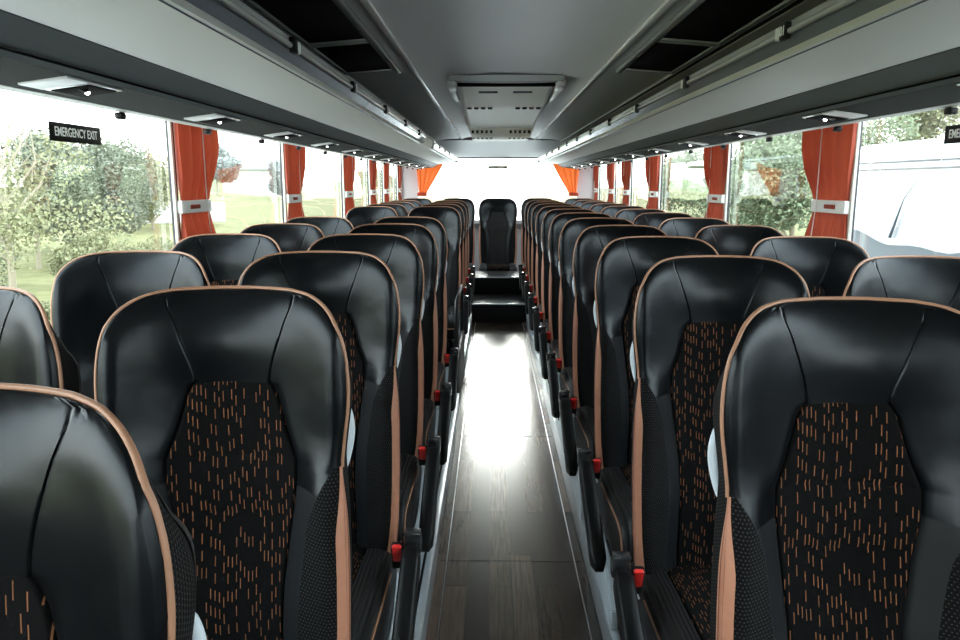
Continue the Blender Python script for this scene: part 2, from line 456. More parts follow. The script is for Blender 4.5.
# cushion ------------------------------------------------------------
def cushion_meshes():
    path = [(.015, .405), (-.12, .420), (-.19, .426), (-.26, .428), (-.36, .433), (-.46, .440), (-.54, .443), (-.585, .437), (-.612, .418), (-.625, .385), (-.622, .34), (-.605, .29), (-.58, .27)]
    xs = [0, .03, .06, .09, .115, .125, .1275, .130, .14, .16, .18, .195, .205, .212, .216, .217, .215]
    dz = [0, 0, 0, 0, 0, 0, -.006, 0, .006, .010, .009, .004, -.006, -.022, -.05, -.09, -.145]
    full = [(-x, d) for x, d in list(zip(xs, dz))[:0:-1]] + list(zip(xs, dz)); n = len(full); mid = len(xs)-1
    L = [0]
    for a, b in zip(path, path[1:]): L.append(L[-1]+math.hypot(a[0]-b[0], a[1]-b[1]))
    P = []; U = []
    for i, (y, z) in enumerate(path):
        # normal of the path (pointing out of the cushion)
        a = path[max(i-1, 0)]; b = path[min(i+1, len(path)-1)]; t = Vector((b[0]-a[0], b[1]-a[1])).normalized(); nn = Vector((t.y, -t.x))
        if nn.y < 0 and nn.x > 0: nn = -nn
        row = []; ur = []
        for x, d in full:
            if d < -.0061: yy = y + (.03 if y < -.58 else 0)*min(1, -d/.05); zz = max(z + d*(1 if y > -.58 else max(.15, (z-.27)/.17)), .262)
            else: yy = y+nn.x*d; zz = z+nn.y*d
            row.append((x, yy, zz-POD)); ur.append((x, L[i]))
        P.append(row); U.append(ur)
    ms = {}
    def sub(name, jr, m):
        g = G(); rows = [[r[j] for j in jr] for r in P]; uv = [[r[j] for j in jr] for r in U]; g.grid(rows, uv); ms[name] = g.mesh(name, m, auto=70)
    sub('cushion_fabric', range(mid-6, mid+7), M['dash'])
    sub('bl', range(0, mid-5), M['rib']); sub('br', range(mid+6, n), M['rib'])
    g = G()
    for s in (-1, 1):
        j = mid+s*13; g.tube([P[i][j] for i in range(2, len(P)-1)], .0035, 6)
    g.tube([(P[10][j][0], P[10][j][1]-.003, P[10][j][2]) for j in range(4, n-4)], .003, 6)
    ms['pipe'] = g.mesh('cushion_piping', M['piping'])
    g = G(); g.box((0, -.30, .262-POD), (.40, .55, .03), .01); ms['pan'] = g.mesh('seat_pan', M['shell'])
    return ms
CU = cushion_meshes()
def frame_mesh(h, s):
    g = G(); z1 = .25-POD
    g.box((0, -.22, z1-.015), (.42, .05, .03), .005); g.box((0, -.50, z1-.015), (.42, .05, .03), .005)
    return g.mesh('seat_frame', M['steel'])
def leg_mesh(x, h):
    g = G(); top = .235-POD
    g.box((x, -.36, top-.012), (.035, .34, .024), .006)
    g.box((x, -.30, (top-.02-h)/2+h), (.035, .10, top-.02-h-.002), .008)
    g.box((x, -.33, h+.008), (.05, .26, .014), .004)
    return g.mesh('leg', M['shell'])
def aisle_parts(s):
    """armrest, side cover, buckle and grip on the aisle side (s = -1 or 1)"""
    R = {}
    # armrest: sloping padded arm, stowed forwards and down beside the cushion
    a = Vector((0, -.19, .485)); b = Vector((0, -.585, .295)); d = (b-a); L = d.length; ang = math.atan2(d.z, -d.y)
    g = G(); sec = []
    n = 14
    for i in range(n+1):
        t = i/n; k = math.sqrt(max(0, 1-(2*t-1)**16)); c = a.lerp(b, t)
        hw, hh = .0245*(.55+.45*k), .034*(.35+.65*k)*(1-.15*t)
        up = Vector((0, d.z, -d.y)).normalized()
        if up.z < 0: up = -up
        ring = []
        for q in range(16):
            th = 2*PI*q/16; cx, cz = math.cos(th), math.sin(th)
            sx = math.copysign(abs(cx)**.45, cx)*hw; sz = math.copysign(abs(cz)**.45, cz)*hh
            ring.append(Vector((s*.272+sx, c.y, c.z-POD)) + up*sz)
        sec.append(ring)
    b0 = g.grid(sec, closed=True); g.face(range(b0+15, b0-1, -1)); e = b0+n*16; g.face(range(e, e+16))
    R['armrest'] = g.mesh('armrest', M['arm'], auto=60)
    g = G(); g.box((s*.272, -.182, .520-POD), (.044, .035, .012), .004); g.box((s*.272, -.170, .488-POD), (.046, .03, .06), .008)
    R['cap'] = g.mesh('armrest_cap', M['cap'])
    # pale side cover below the cushion
    g = G()
    prof = [(-.60, .105), (-.60, .17), (-.53, .235), (-.44, .262), (-.20, .285), (-.10, .36), (-.06, .40), (-.055, .34), (-.09, .22), (-.12, .105)]
    x0, x1 = s*.214, s*.238
    bm = bmesh.new()
    va = [bm.verts.new((x0, y, z-POD+.0)) for y, z in prof]; vb = [bm.verts.new((x1, y, z-POD)) for y, z in prof]
    bm.faces.new(va); bm.faces.new(vb[::-1])
    for i in range(len(prof)):
        j = (i+1) % len(prof); bm.faces.new((va[i], va[j], vb[j], vb[i]))
    bmesh.ops.recalc_face_normals(bm, faces=bm.faces)
    bmesh.ops.bevel(bm, geom=bm.edges[:], offset=.004, segments=2, affect='EDGES'); g.bm(bm)
    R['cover'] = g.mesh('side_cover', M['cover'], auto=50)
    g = G(); g.box((s*.2395, -.30, .225-POD), (.004, .10, .055), .0015)
    R['plate'] = g.mesh('lever_plate', M['shell'])
    g = G()
    for dy in (-.024, .024):
        g.tube([(s*.2425, -.30+dy+.014*math.cos(t*PI/6), .225-POD+.018*math.sin(t*PI/6)) for t in range(12)], .003, 6, closed=True)
    R['rings'] = g.mesh('lever_ring', M['steel'])
    # seat-belt buckle
    rot = Matrix.Rotation(math.radians(22), 3, 'X')
    g = G(); g.box((s*.232, -.182, .455-POD), (.034, .026, .085), .007, rot=rot); R['buckle'] = g.mesh('belt_buckle', M['shell'])
    g = G(); g.box((s*.232, -.197, .470-POD), (.026, .014, .058), .006, rot=rot); R['button'] = g.mesh('release_button', M['red'])
    g = G(); g.box((s*.2365, -.178, .415-POD), (.020, .006, .035), .002, rot=Matrix.Rotation(math.radians(-25), 3, 'Y')); R['tagm'] = g.mesh('belt_tag', M['white'])
    # pale grip behind the shoulder
    g = G(); P = []
    for i in range(17):
        t = i/16; z = 1.02-.125*t; bul = math.sin(PI*t)**.7
        P.append((s*(Wf(z)*.98-.011+.009*bul), yc(z)+.078+.012*bul, z-POD))
    g.tube(P, [.005+.007*math.sin(PI*i/16) for i in range(17)], 10); R['grip'] = g.mesh('shoulder_grip', M['grip'], auto=80)
    return R
AP = {s: aisle_parts(s) for s in (-1, 1)}
FR = frame_mesh(0, 1)
LEGS = {(x, h): leg_mesh(x, h) for x in (-.15, .15) for h in (0., .0)}
def make_seat(name, label, kind, loc, group):
    t = thing(name, label, 'seat', loc, 0, group)
    sh = link('backrest_shell', SHELL, t)
    link('headrest_leather', BM['headrest_leather'], t); link('fabric_insert', BM['fabric_insert'], t)
    link('side_bolster', BM['bolster_l'], t); link('side_bolster', BM['bolster_r'], t)
    link('leather_bolster', BM['lens_l'], t); link('leather_bolster', BM['lens_r'], t)
    link('backrest_side', SIDE, t); link('piping', PIPE, t)
    link('tan_band', BAND[-1], t); link('tan_band', BAND[1], t)
    cu = link('seat_cushion', CU['cushion_fabric'], t)
    link('cushion_bolster', CU['bl'], t); link('cushion_bolster', CU['br'], t); link('cushion_piping', CU['pipe'], t)
    link('seat_pan', CU['pan'], t); link('seat_frame', FR, t)
    for x in (-.15, .15): link('leg', LEGS[(x, 0.)], t)
    if kind:
        A = AP[kind]
        ar = link('armrest', A['armrest'], t); link('armrest_cap', A['cap'], ar)['label'] = 'grey armrest pivot cap'
        cv = link('side_cover', A['cover'], t); cv['label'] = 'pale blue-grey plastic side cover'
        pl = link('lever_plate', A['plate'], cv); link('lever_rings', A['rings'], cv)
        bk = link('belt_buckle', A['buckle'], t); rb = link('release_button', A['button'], bk); rb['label'] = 'red buckle button'
        link('belt_tag', A['tagm'], bk); g = link('shoulder_grip', A['grip'], t); g['label'] = 'pale grey grip behind the shoulder'
    return t

ORD = ['nearest', 'second nearest', 'third', 'fourth', 'fifth', 'sixth', 'seventh', 'eighth', 'ninth', 'tenth', 'last']
XA, XW = .52, 1.045; XAL, XWL = .555, 1.068
def place(kind, xs, rows, fmt, grp, first_from=0):
    proto = None
    for i, y in enumerate(rows):
        lab = fmt(i); loc = (xs-(.02 if y < .62 else 0), y, POD)
        if proto is None: proto = make_seat('coach_seat', lab, kind, loc, grp)
        else: dup(proto, loc, lab)
    return proto
NL = len(ROWS_L); NR = len(ROWS_R)
def lab_la(i):
    if i == 0: return 'black leather coach seat cropped by the lower left corner, closest to the viewer'
    if i < 6: return f'aisle seat with orange dashes left of the aisle, {["","first","second","third","fourth","fifth"][i]} behind the corner-cropped seat'
    return f'left aisle seat beyond the side-door gap, {["first","second","third","fourth"][i-6]} behind the gap'
def lab_ra(i):
    if i == 0: return 'big black leather seat at lower right with its dashed fabric panel facing the viewer'
    return f'aisle seat with tan band right of the aisle, {["first","second","third","fourth","fifth","sixth","seventh","eighth","ninth","tenth"][i-1]} behind the big lower-right seat'
def lab_lw(i):
    if i == 0: return 'left window seat cut by the picture edge, black leather with orange piping'
    if i < 5: return f'black leather seat along the left windows, {["first","second","third","fourth"][i-1]} behind the edge-cropped window seat'
    return f'left window seat past the side-door gap, {["first","second","third","fourth"][i-5]} behind the gap'
def lab_rw(i):
    if i == 0: return 'right window seat cut by the picture edge beside the white parked coach'
    return f'black leather seat along the right windows, {["first","second","third","fourth","fifth","sixth","seventh","eighth","ninth"][i-1]} behind the edge-cropped window seat'
place(1, -XAL, ROWS_L, lab_la, 'aisle seats left of the aisle')
place(-1, XA, ROWS_R, lab_ra, 'aisle seats right of the aisle')
place(0, -XWL, ROWS_L[1:], lab_lw, 'window seats on the left')
place(0, XW, ROWS_R[1:], lab_rw, 'window seats on the right')

# back bench of five; the platform there is higher, so the legs are short
def leg_short(x):
    g = G(); g.box((x, -.36, .222), (.035, .34, .024), .006); return g.mesh('seat_mount', M['shell'])
PLAT = .20
def back_seat(x, label, wide=1.):
    t = make_seat('coach_seat', label, 0, (x, BACK_Y, POD), 'five seats across the back')
    for ch in list(t.children):
        if ch.name.startswith('leg.') or ch.name == 'leg': bpy.data.objects.remove(ch)
    t.scale = (wide, 1, 1)
    return t
t0 = back_seat(0, 'lone black seat facing down the aisle at its far end, in the rear row', 1.08)
for ch in t0.children:
    if ch.name.startswith('fabric_insert'): ch.data = ch.data.copy(); ch.data.materials[0] = M['carpet']
for x, lab in ((-XA, 'rear-row seat just left of the middle rear seat'), (XA, 'rear-row seat just right of the middle rear seat'),
               (-XW, 'rear-row seat in the left back corner below the orange rear curtain'), (XW, 'rear-row seat in the right back corner below the orange rear curtain')):
    back_seat(x, lab)

# ------------------------------------------------------------------ floor, platforms, steps
g = G(); g.box((0, (FRONT+REAR)/2, -.03), (2*HALF+.1, REAR-FRONT, .06)); struct(g.build('floor', M['floor'], smooth=False))
WELL = (4.62, 5.62)
def podium(name, x0, x1, spans):
    g = G()
    for a, b in spans: g.box(((x0+x1)/2, (a+b)/2, POD/2), (abs(x1-x0), b-a, POD), .004)
    return struct(g.build(name, M['carpet']))
podium('floor_platform_left', -.287, -HALF, [(FRONT, WELL[0]), (WELL[1], 8.95)])
podium('floor_platform_right', .287, HALF, [(FRONT, 8.95)])
def kick(name, s, spans):
    g = G()
    for a, b in spans:
        g.box((s*.2845, (a+b)/2, POD/2+.001), (.005, b-a, POD+.002), .001)
        g.box((s*.2955, (a+b)/2, POD+.003), (.027, b-a, .006), .002)
    return struct(g.build(name, M['alu']))
kick('trim_1', -1, [(FRONT, WELL[0]), (WELL[1], 7.63)]); kick('trim_2', 1, [(FRONT, 7.63)])
g = G()
for s in (-1, 1): g.box((s*.245, (FRONT+7.63)/2, .002), (.004, 7.63-FRONT, .004), .001)
struct(g.build('trim_3', M['steel']))
g = G(); g.box((0, 4.1, .0006), (.54, .0025, .0012)); g.box((0, 2.66, .0006), (.54, .0025, .0012)); struct(g.build('trim_4', M['stepm']))
# steps up to the back row
g = G(); g.box((0, (7.63+8.3)/2, .10), (.565, .67, .20), .004); g.box((0, (8.3+8.95)/2, .10), (.565, .65, .20)); 
struct(g.build('floor_step_lower', M['stepm']))
g = G(); g.box((0, (8.34+8.95)/2, .295), (.565, .61, .19), .004); struct(g.build('floor_step_upper', M['stepm']))
g = G(); g.box((0, 7.632, .197), (.56, .03, .012), .003); struct(g.build('trim_5', M['alu']))
g = G(); g.box((0, 8.342, .387), (.56, .03, .012), .003); struct(g.build('trim_6', M['alu']))
g = G(); g.box((0, (8.95+REAR)/2, .10), (2*HALF, REAR-8.95, .20), .004); struct(g.build('floor_platform_rear', M['carpet']))
# modesty panel beside the left stairwell
g = G(); g.box((-.30, (WELL[0]+WELL[1])/2, .17), (.03, WELL[1]-WELL[0]-.02, .33), .01)
w = thing('stairwell_panel', 'low black panel beside the left side-door stairwell at the aisle edge', 'panel', (0, 0, 0))
g.build('panel_board', M['shell'], w)
g = G(); g.tube([(-.30, WELL[0]+.06, .33), (-.30, WELL[0]+.06, .62), (-.30, WELL[0]+.12, .68), (-.30, WELL[1]-.14, .68), (-.30, WELL[1]-.08, .62), (-.30, WELL[1]-.08, .33)], .014, 10)
g.build('handrail', M['shell'], w)
g = G()
for k in range(3): g.box((-.80, WELL[0]+.17+.33*k, .02+.015*k), (.95, .33, .03+.03*k), .004)
struct(g.build('floor_stairwell', M['stepm']))

# ------------------------------------------------------------------ side walls, windows, pillars, curtains
SILL, HEAD = .92, 1.74
EDGES = [FRONT]+PILL+[10.45]
wn = 0
for s, side in ((-1, 'left'), (1, 'right')):
    g = G(); g.box((s*(HALF+.035), (FRONT+REAR)/2, (SILL-.06)/2), (.07, REAR-FRONT, SILL+.06), .0); g.v = [(v[0], v[1], v[2]+0.0) for v in g.v]
    g.box((s*(HALF+.035), (FRONT+REAR)/2, 1.90), (.07, REAR-FRONT, .32))
    g.box((s*(HALF+.035), (10.45+REAR)/2, 1.33), (.07, REAR-10.45, .82))
    struct(g.build('wall_'+side, M['wall'], smooth=False))
    g = G()
    for y in PILL: g.box((s*(HALF+.022), y, (SILL+HEAD)/2), (.03, .018, HEAD-SILL), .005)
    struct(g.build('window_seal_'+side, M['seal']))
    g = G()
    for y in PILL: g.box((s*(HALF+.010), y-.022, (SILL+HEAD)/2), (.014, .020, HEAD-SILL), .004)
    struct(g.build('window_frame_'+side, M['pillar']))
    for a, b in zip(EDGES, EDGES[1:]):
        wn += 1; g = G(); g.box((s*(HALF+.040), (a+b)/2, (SILL+HEAD)/2), (.005, b-a-.034, HEAD-SILL))
        struct(g.build(f'window_{wn}', M['glass'], smooth=False))
    g = G(); g.box((s*(HALF-.02), (FRONT+REAR)/2, SILL-.035), (.05, REAR-FRONT-.1, .05), .012)
    struct(g.build('window_sill_'+side, M['psul']))

def curtain(s, yc0, wtop, label, grp, k):
    """gathered curtain, tied at z=1.33; origin on the rail"""
    t = thing('window_curtain', label, 'curtain', (s*1.325, yc0, 1.64), 0, grp)
    ph = random.random()*6; rows = []
    for i in range(41):
        z = 1.70-(1.70-.95)*i/40
        if z > 1.335: q = (1.70-z)/(1.70-1.335); hw = wtop*(1-.34*sstep(.25, 1, q))
        else: q = (1.335-z)/.385; hw = wtop*(.66+.16*sstep(0, .7, q))
        q2 = abs(z-1.335)
        amp = .010+.016*sstep(0, .15, q2); row = []
        for j in range(61):
            u = -1+j/30
            f = math.sin(u*13+ph+.25*math.sin(z*7))+.4*math.sin(u*27+ph*2)
            edge = 1-.3*abs(u)**6
            row.append((amp*f*edge, u*hw-(wtop-hw)*.75, z-1.64))
        rows.append(row)
    g = G(); g.grid(rows); g.build('curtain_cloth', M['curtain'], t, auto=80)
    hw = wtop*.655; g = G(); rows = []
    for z in (-.026, -.023, .023, .026):
        ring = []
        for q in range(40):
            th = 2*PI*q/40; cx, sy = math.cos(th), math.sin(th); e = .0 if abs(z) < .025 else -.003
            ring.append((math.copysign(abs(cx)**.4, cx)*(.022+e), math.copysign(abs(sy)**.7, sy)*(hw+.004+e)-(wtop-hw)*.75, 1.335-1.64+z))
        rows.append(ring)
    g.grid(rows, closed=True)
    st = g.build('tieback_strap', M['tie'], t); st['label'] = 'white plastic tieback strap'
    g = G(); g.box((-s*.0215, -.30*hw-(wtop-hw)*.75, 1.335-1.64), (.005, .10, .018), .0024); g.build('tieback_slot', M['curtain'], st)
    g = G(); g.tube([(-s*.024, .1*hw, .02), (-s*.024, .1*hw, -.27), (-s*.028, .1*hw, -.34), (-s*.024, .3*hw, -.46)], .0028, 6); g.build('pull_cord', M['tie'], t)
WORD = ['nearest', 'second', 'third', 'fourth', 'fifth', 'sixth']
for s, side in ((-1, 'left'), (1, 'right')):
    for i, y in enumerate(PILL[1:]):
        lab = f'orange curtain with white tieback at the {WORD[i]} visible pillar of the {side} windows'
        curtain(s, y+(.195 if i < 3 else .14 if i < 5 else .10), .235 if i < 3 else .18 if i < 5 else .11, lab, f'curtains along the {side} windows', i)

# ------------------------------------------------------------------ rear wall
ry = REAR
g = G()
for s in (-1, 1): g.box((s*1.235, ry+.03, 1.1), (.27, .06, 1.9))
g.box((0, ry+.03, .44), (2.74, .06, .92)); g.box((0, ry+.03, 1.93), (2.74, .06, .34))
struct(g.build('wall_rear', M['rearw'], smooth=False))
g = G(); g.box((0, ry+.05, 1.33), (2.20, .006, .90)); struct(g.build('window_rear', M['glass'], smooth=False))
g = G(); g.prism([(9.55, 2.0), (9.55, 1.955), (10.0, 1.92), (10.32, 1.80), (10.40, 1.775), (10.49, 1.775), (10.49, 2.0)], -HALF, HALF)
g.v = [(v[1], v[0], v[2]) for v in g.v]; struct(g.build('ceiling_rear_header', M['wall'], auto=30))
g = G(); g.box((0, 10.44, 1.768), (2.1, .05, .012), .003); struct(g.build('trim_7', M['black']))
g = G(); g.box((0, 10.522, 1.645), (.27, .05, .045), .01); tag(g.build('brake_lamp', M['ac']), 'slim grey high-level lamp across the top of the rear window', 'lamp')
g = G(); g.prism([(10.33, .88), (10.33, .93), (10.49, .95), (10.49, .80)], -1.25, 1.25); g.v = [(v[1], v[0], v[2]) for v in g.v]
struct(g.build('window_sill_rear', M['rearw']))
for s, side in ((-1, 'left'), (1, 'right')):
    t = thing('rear_curtain', f'orange curtain swept into the {side} top corner of the rear window', 'curtain', (s*.92, 10.36, 1.76), 0, 'rear window curtains')
    rows = []
    for i in range(25):
        q = i/24; z = -.02-.46*q; row = []
        xin = -s*.22*(1-q)**1.2+ s*.0; xout = s*.22*(1-q*.35)
        for j in range(41):
            u = j/40; x = (-.23*(1-q)**.9+.02)*(1-u) + (.20-.09*q)*u
            x += .05*q
            row.append((s*x, .018*(1-.5*q)*math.sin(u*26+q)+.03*q, z))
        rows.append(row)
    g = G(); g.grid(rows); g.build('curtain_cloth', M['rcurtain'], t, auto=80)
    g = G(); g.box((s*.12, .03, -.48), (.13, .05, .05), .012); g.build('tieback_strap', M['rcurtain'], t)

# ------------------------------------------------------------------ front wall (unseen behind the viewer), made dark and nearly closed to cut light
g = G(); g.box((0, FRONT-.03, .62), (2.8, .06, 1.34)); g.box((0, FRONT-.03, 1.83), (2.8, .06, .5))
for s in (-1, 1): g.box((s*1.15, FRONT-.03, 1.45), (.46, .06, .4))
struct(g.build('wall_front', M['rackd'], smooth=False))
g = G(); g.box((0, FRONT-.04, 1.43), (1.88, .006, .32)); struct(g.build('window_front', M['glass'], smooth=False))

# ------------------------------------------------------------------ ceiling
cy0, cy1 = FRONT, 9.6
prof = [(-.456, 1.97), (-.40, 1.985), (-.25, 2.005), (0, 2.012), (.25, 2.005), (.40, 1.985), (.456, 1.97)]
g = G(); g.prism(prof+[(.456, 2.06), (-.456, 2.06)], cy0, REAR); struct(g.build('ceiling', M['ceil'], auto=50))
for s, side in ((-1, 'left'), (1, 'right')):
    g = G(); g.prism([(s*.456, 1.972), (s*.62, 1.968), (s*.78, 1.950), (s*.80, 1.93), (s*(HALF+.03), 1.90), (s*(HALF+.03), 2.06), (s*.456, 2.06)], cy0, REAR)
    struct(g.build('ceiling_'+side, M['ceild'], auto=25))
g = G()
for s in (-1, 1): g.box((s*.458, (cy0+9.62)/2, 1.966), (.026, 9.62-cy0, .012), .004)
struct(g.build('trim_8', M['strip']))
g = G()
for s in (-1, 1): g.box((s*.80, (cy0+10.2)/2, 1.938), (.022, 10.2-cy0, .012), .003)
struct(g.build('trim_gap_shade', M['black']))  # black strips stand in for the shaded gap at the ceiling edge
# ceiling hatches: framed dark panels, two on either side
def vent(s, y0, y1, label):
    t = thing('ceiling_vent', label, 'vent', (s*.653, (y0+y1)/2, 1.962), 0, 'dark framed ceiling vents')
    L = (y1-y0)/2; hw = .110
    g = G(); rot = Matrix.Rotation(s*math.radians(4.5), 3, 'Y')
    g.box((0, 0, -.004), (2*hw, 2*L-.02, .012), .002, rot=rot); g.build('vent_mesh', M['black'], t)
    g = G()
    for e in (-1, 1): g.box((e*(hw+.006), 0, -.010-e*s*.008), (.018, 2*L+.02, .016), .005, rot=rot); g.box((0, e*L, -.010), (2*hw+.02, .022, .016), .005, rot=rot)
    g.build('vent_frame', M['trim'], t)
for s, side in ((-1, 'left'), (1, 'right')):
    vent(s, 1.3, 2.93, f'long dark ceiling vent {side} of the centre panel, cut by the picture top')
    vent(s, 2.97, 3.68, f'short dark ceiling vent {side} of the centre panel, farther from the viewer')
    g = G(); g.box((s*.53, (cy0+3.75)/2, 1.958), (.030, 3.75-cy0, .022), .008); g.build('ceiling_molding_'+side, M['trim']) ; struct(bpy.data.objects['ceiling_molding_'+side])

# air unit / hatch along the middle of the ceiling
t = thing('ceiling_air_unit', 'long grey air unit under the ceiling middle with dark front slit and cream vents', 'air conditioner', (0, 4.2, 1.97))
g = G(); hwA = .275
P = [(4.27, 2.0), (4.27, 1.975), (4.32, 1.962), (4.75, 1.930), (5.02, 1.915), (5.10, 1.918), (6.4, 1.897), (6.55, 1.892), (6.62, 1.92), (6.62, 2.0)]
def sweep(P, hw0, hw1, y0, y1, m, name, inset=.03):
    g = G(); rows = []
    for y, z in P:
        q = (y-P[0][0])/(P[-1][0]-P[0][0]); h = hw0+(hw1-hw0)*q
        rows.append([(-h, y-4.2, 2.0-1.97), (-h, y-4.2, max(z+.03-1.97, z-1.97)), (-h+inset, y-4.2, z-1.97), (h-inset, y-4.2, z-1.97), (h, y-4.2, z+.03-1.97), (h, y-4.2, .03)])
    g.grid(rows); b = 0; n = 6
    g.face(range(n)); e = (len(rows)-1)*n; g.face(range(e, e+n))
    return g.build(name, m, t, auto=35)
sweep(P, .275, .285, 0, 0, M['ac'], 'housing')
g = G(); g.box((0, .045, -.006), (.535, .05, .028), .004); g.build('front_slit', M['black'], t)
g = G(); rows = []
for k in range(13):
    x = -.31+.62*k/12; rows.append([(x, -.03, .03), (x, -.03, .004-.008*math.cos(x*4)), (x, .005, -.001-.008*math.cos(x*4)), (x, .012, .02)])
g.grid(rows); 
g.build('front_frame', M['trim'], t, auto=30)
for s in (-1, 1):
    g = G(); g.box((s*.298, .10, -.010), (.046, .24, .034), .008); g.box((s*.306, .50, -.004), (.034, .62, .034), .010); g.build('hinge_bracket', M['white'], t)
g = G()
for s in (-1, 1):
    for k in range(4): g.box((s*(.09+.045*k), .85, -.060), (.030, .035, .012), .004)
    g.box((s*.10, .30, -.022), (.11, .05, .008), .003)
g.build('vent_slots', M['shell'], t)
t2 = thing('ceiling_air_outlet', 'cream air outlet with two rows of louvres at the far end of the ceiling', 'vent', (0, 6.7, 1.97))
g = G(); rows = []
for y, z in ((0, .03), (0, -.118), (.05, -.135), (.5, -.140), (1.1, -.120), (1.5, -.06), (1.55, .03)):
    h = .30 if y < 1.2 else .26; rows.append([(-h-.02, y, .03), (-h, y, max(z, -.03)), (-h+.04, y, z), (h-.04, y, z), (h, y, max(z, -.03)), (h+.02, y, .03)])
g.grid(rows); g.build('outlet_body', M['accream'], t2, auto=35)
g = G()
for s in (-1, 1):
    for k in range(5): g.box((s*(.085+.04*k), -.004, -.100), (.020, .014, .026), .003); g.box((s*(.085+.04*k), .30, -.138), (.024, .12, .010), .003)
g.build('outlet_slots', M['shell'], t2)

# ------------------------------------------------------------------ overhead racks
def rack(s, side, label, lips):
    t = thing('luggage_rack', label, 'luggage rack', (0, 0, 0), 0, 'overhead luggage racks')
    y0, y1 = FRONT+.01, 10.30
    def arc(prof): return [(s*x, z) for x, z in prof]
    g = G(); g.prism(arc([(.56, 1.700), (.64, 1.696), (.72, 1.690), (.80, 1.682), (.80, 1.70), (.56, 1.715)]), y0, y1); g.build('underside_panel', M['rackl'], t, auto=30)
    g = G(); g.prism(arc([(.802, 1.680), (.835, 1.660), (.862, 1.644), (.878, 1.634), (.90, 1.65), (.81, 1.70)]), y0, y1); g.build('dark_panel', M['rackd'], t, auto=30)
    g = G(); g.tube([(s*.862, y0+.01, 1.643), (s*.862, y1-.01, 1.643)], .0025, 6); g.build('panel_seam', M['black'], t)
    g = G(); g.prism(arc([(.882, 1.640), (.90, 1.637), (1.035, 1.619), (1.05, 1.70), (.9, 1.70)]), y0, y1); g.build('service_duct', M['psu'], t, auto=30)
    g = G(); g.prism(arc([(1.036, 1.618), (1.062, 1.615), (1.078, 1.622), (1.10, 1.68), (HALF-.004, 1.73), (HALF-.004, 1.75), (1.04, 1.71)]), y0, y1); g.build('duct_edge', M['psul'], t, auto=50)
    g = G(); g.prism(arc([(.80, 1.71), (1.10, 1.73), (1.10, 1.90), (1.08, 1.90), (1.08, 1.75), (.58, 1.728), (.58, 1.716)]), y0, y1); g.build('rack_tray', M['black'], t)
    for a, b, full in lips:
        g = G()
        if full:
            g.prism(arc([(.572, 1.697), (.545, 1.734), (.556, 1.737), (.578, 1.703)]), a, b); lp = g.build('lip', M['lip'], t, auto=30)
            g = G(); g.prism(arc([(.546, 1.737), (.537, 1.747), (.535, 1.757), (.546, 1.761), (.560, 1.737)]), a, b); g.build('lip_top', M['trim'], t, auto=30)
            g = G(); g.tube([(s*.530, a+.02, 1.7355), (s*.530, b-.02, 1.7355)], .0065, 10); g.build('rail', M['trim'], t)
            # rounded end caps
            g = G()
            for e in (a, b): g.box((s*.553, e, 1.730), (.036, .025, .068), .012)
            g.build('end_cap', M['trim'], t)
        else:
            g.prism(arc([(.560, 1.697), (.545, 1.733), (.545, 1.760), (.566, 1.760), (.575, 1.703)]), a, b); g.build('blank_fascia', M['ac'], t, auto=30)
    return t
RL = rack(-1, 'left', 'left overhead luggage rack with pale underside and glossy rail, interrupted above the side door', [(FRONT+.02, 5.2, True), (5.2, 6.05, False), (6.05, 10.28, True)])
RR = rack(1, 'right', 'right overhead luggage rack with pale underside and unbroken glossy rail', [(FRONT+.02, 10.28, True)])
# number markers on the rails
def text_mesh(txt, size, ext=.0004):
    cu = bpy.data.curves.new('t', 'FONT'); cu.body = txt; cu.size = size; cu.extrude = ext; cu.offset = size*.014; cu.align_x = 'CENTER'; cu.align_y = 'CENTER'
    o = bpy.data.objects.new('t', cu); C.objects.link(o); dg = bpy.context.evaluated_depsgraph_get()
    me = bpy.data.meshes.new_from_object(o.evaluated_get(dg)); bpy.data.objects.remove(o); bpy.data.curves.remove(cu); return me
T01 = text_mesh('01', .027); T01.materials.append(M['signw'])
for s, par, ys in ((-1, RL, [1.80+.74*k for k in range(5)]+[6.6, 7.34, 8.08]), (1, RR, [1.655+.80*k for k in range(3)]+[4.0+.74*k for k in range(7)])):
    for i, y in enumerate(ys):
        g = G(); g.box((s*.5265, y, 1.7365), (.014, .024, .026), .003); a = g.build('row_marker', M['white'], par)
        g = G(); g.box((s*.5265, y-.029, 1.7365), (.013, .034, .034), .003); b = g.build('marker_face', M['signb'], a)
        if s > 0 and i == 0:
            o = link('marker_digits', T01, a); o.location = (s*.5193, y-.030, 1.7365); o.rotation_euler = (PI/2, 0, -PI/2)
# reading lamps in the duct
def lamp(s, y, label, proto=[None]):
    if proto[0] is None:
        t = thing('reading_lamp', label, 'lamp', (s*.955, y, 1.6288), 0, 'reading lamps under the racks')
        g = G(); g.box((0, -.075, -.0005), (.10, .080, .006), .002); c = g.build('lamp_plate', M['white'], t); c['label'] = 'pale grey plate'
        g = G(); g.box((0, .04, -.0002), (.10, .14, .005), .002); g.build('lamp_bezel', M['trim'], t)
        g = G(); g.box((0, .04, -.002), (.084, .115, .006), .002); r = g.build('lamp_recess', M['black'], t)
        g = G(); bm = bmesh.new(); bmesh.ops.create_uvsphere(bm, u_segments=10, v_segments=8, radius=.0055); bmesh.ops.translate(bm, vec=(0, .05, -.005), verts=bm.verts); g.bm(bm)
        e = g.build('lamp_bulb', M['led'], r); e['label'] = 'small lit white bulb'
        g = G(); g.tube([(.01, .0, -.003), (.01, .02, -.007), (.01, .035, -.003)], .004, 8); g.build('air_nozzle', M['shell'], t)
        proto[0] = t; t.rotation_euler = (0, s*.133, 0); return t
    q = dup(proto[0], (s*.955, y, 1.6288), label); q.rotation_euler = (0, s*.133, 0); return q
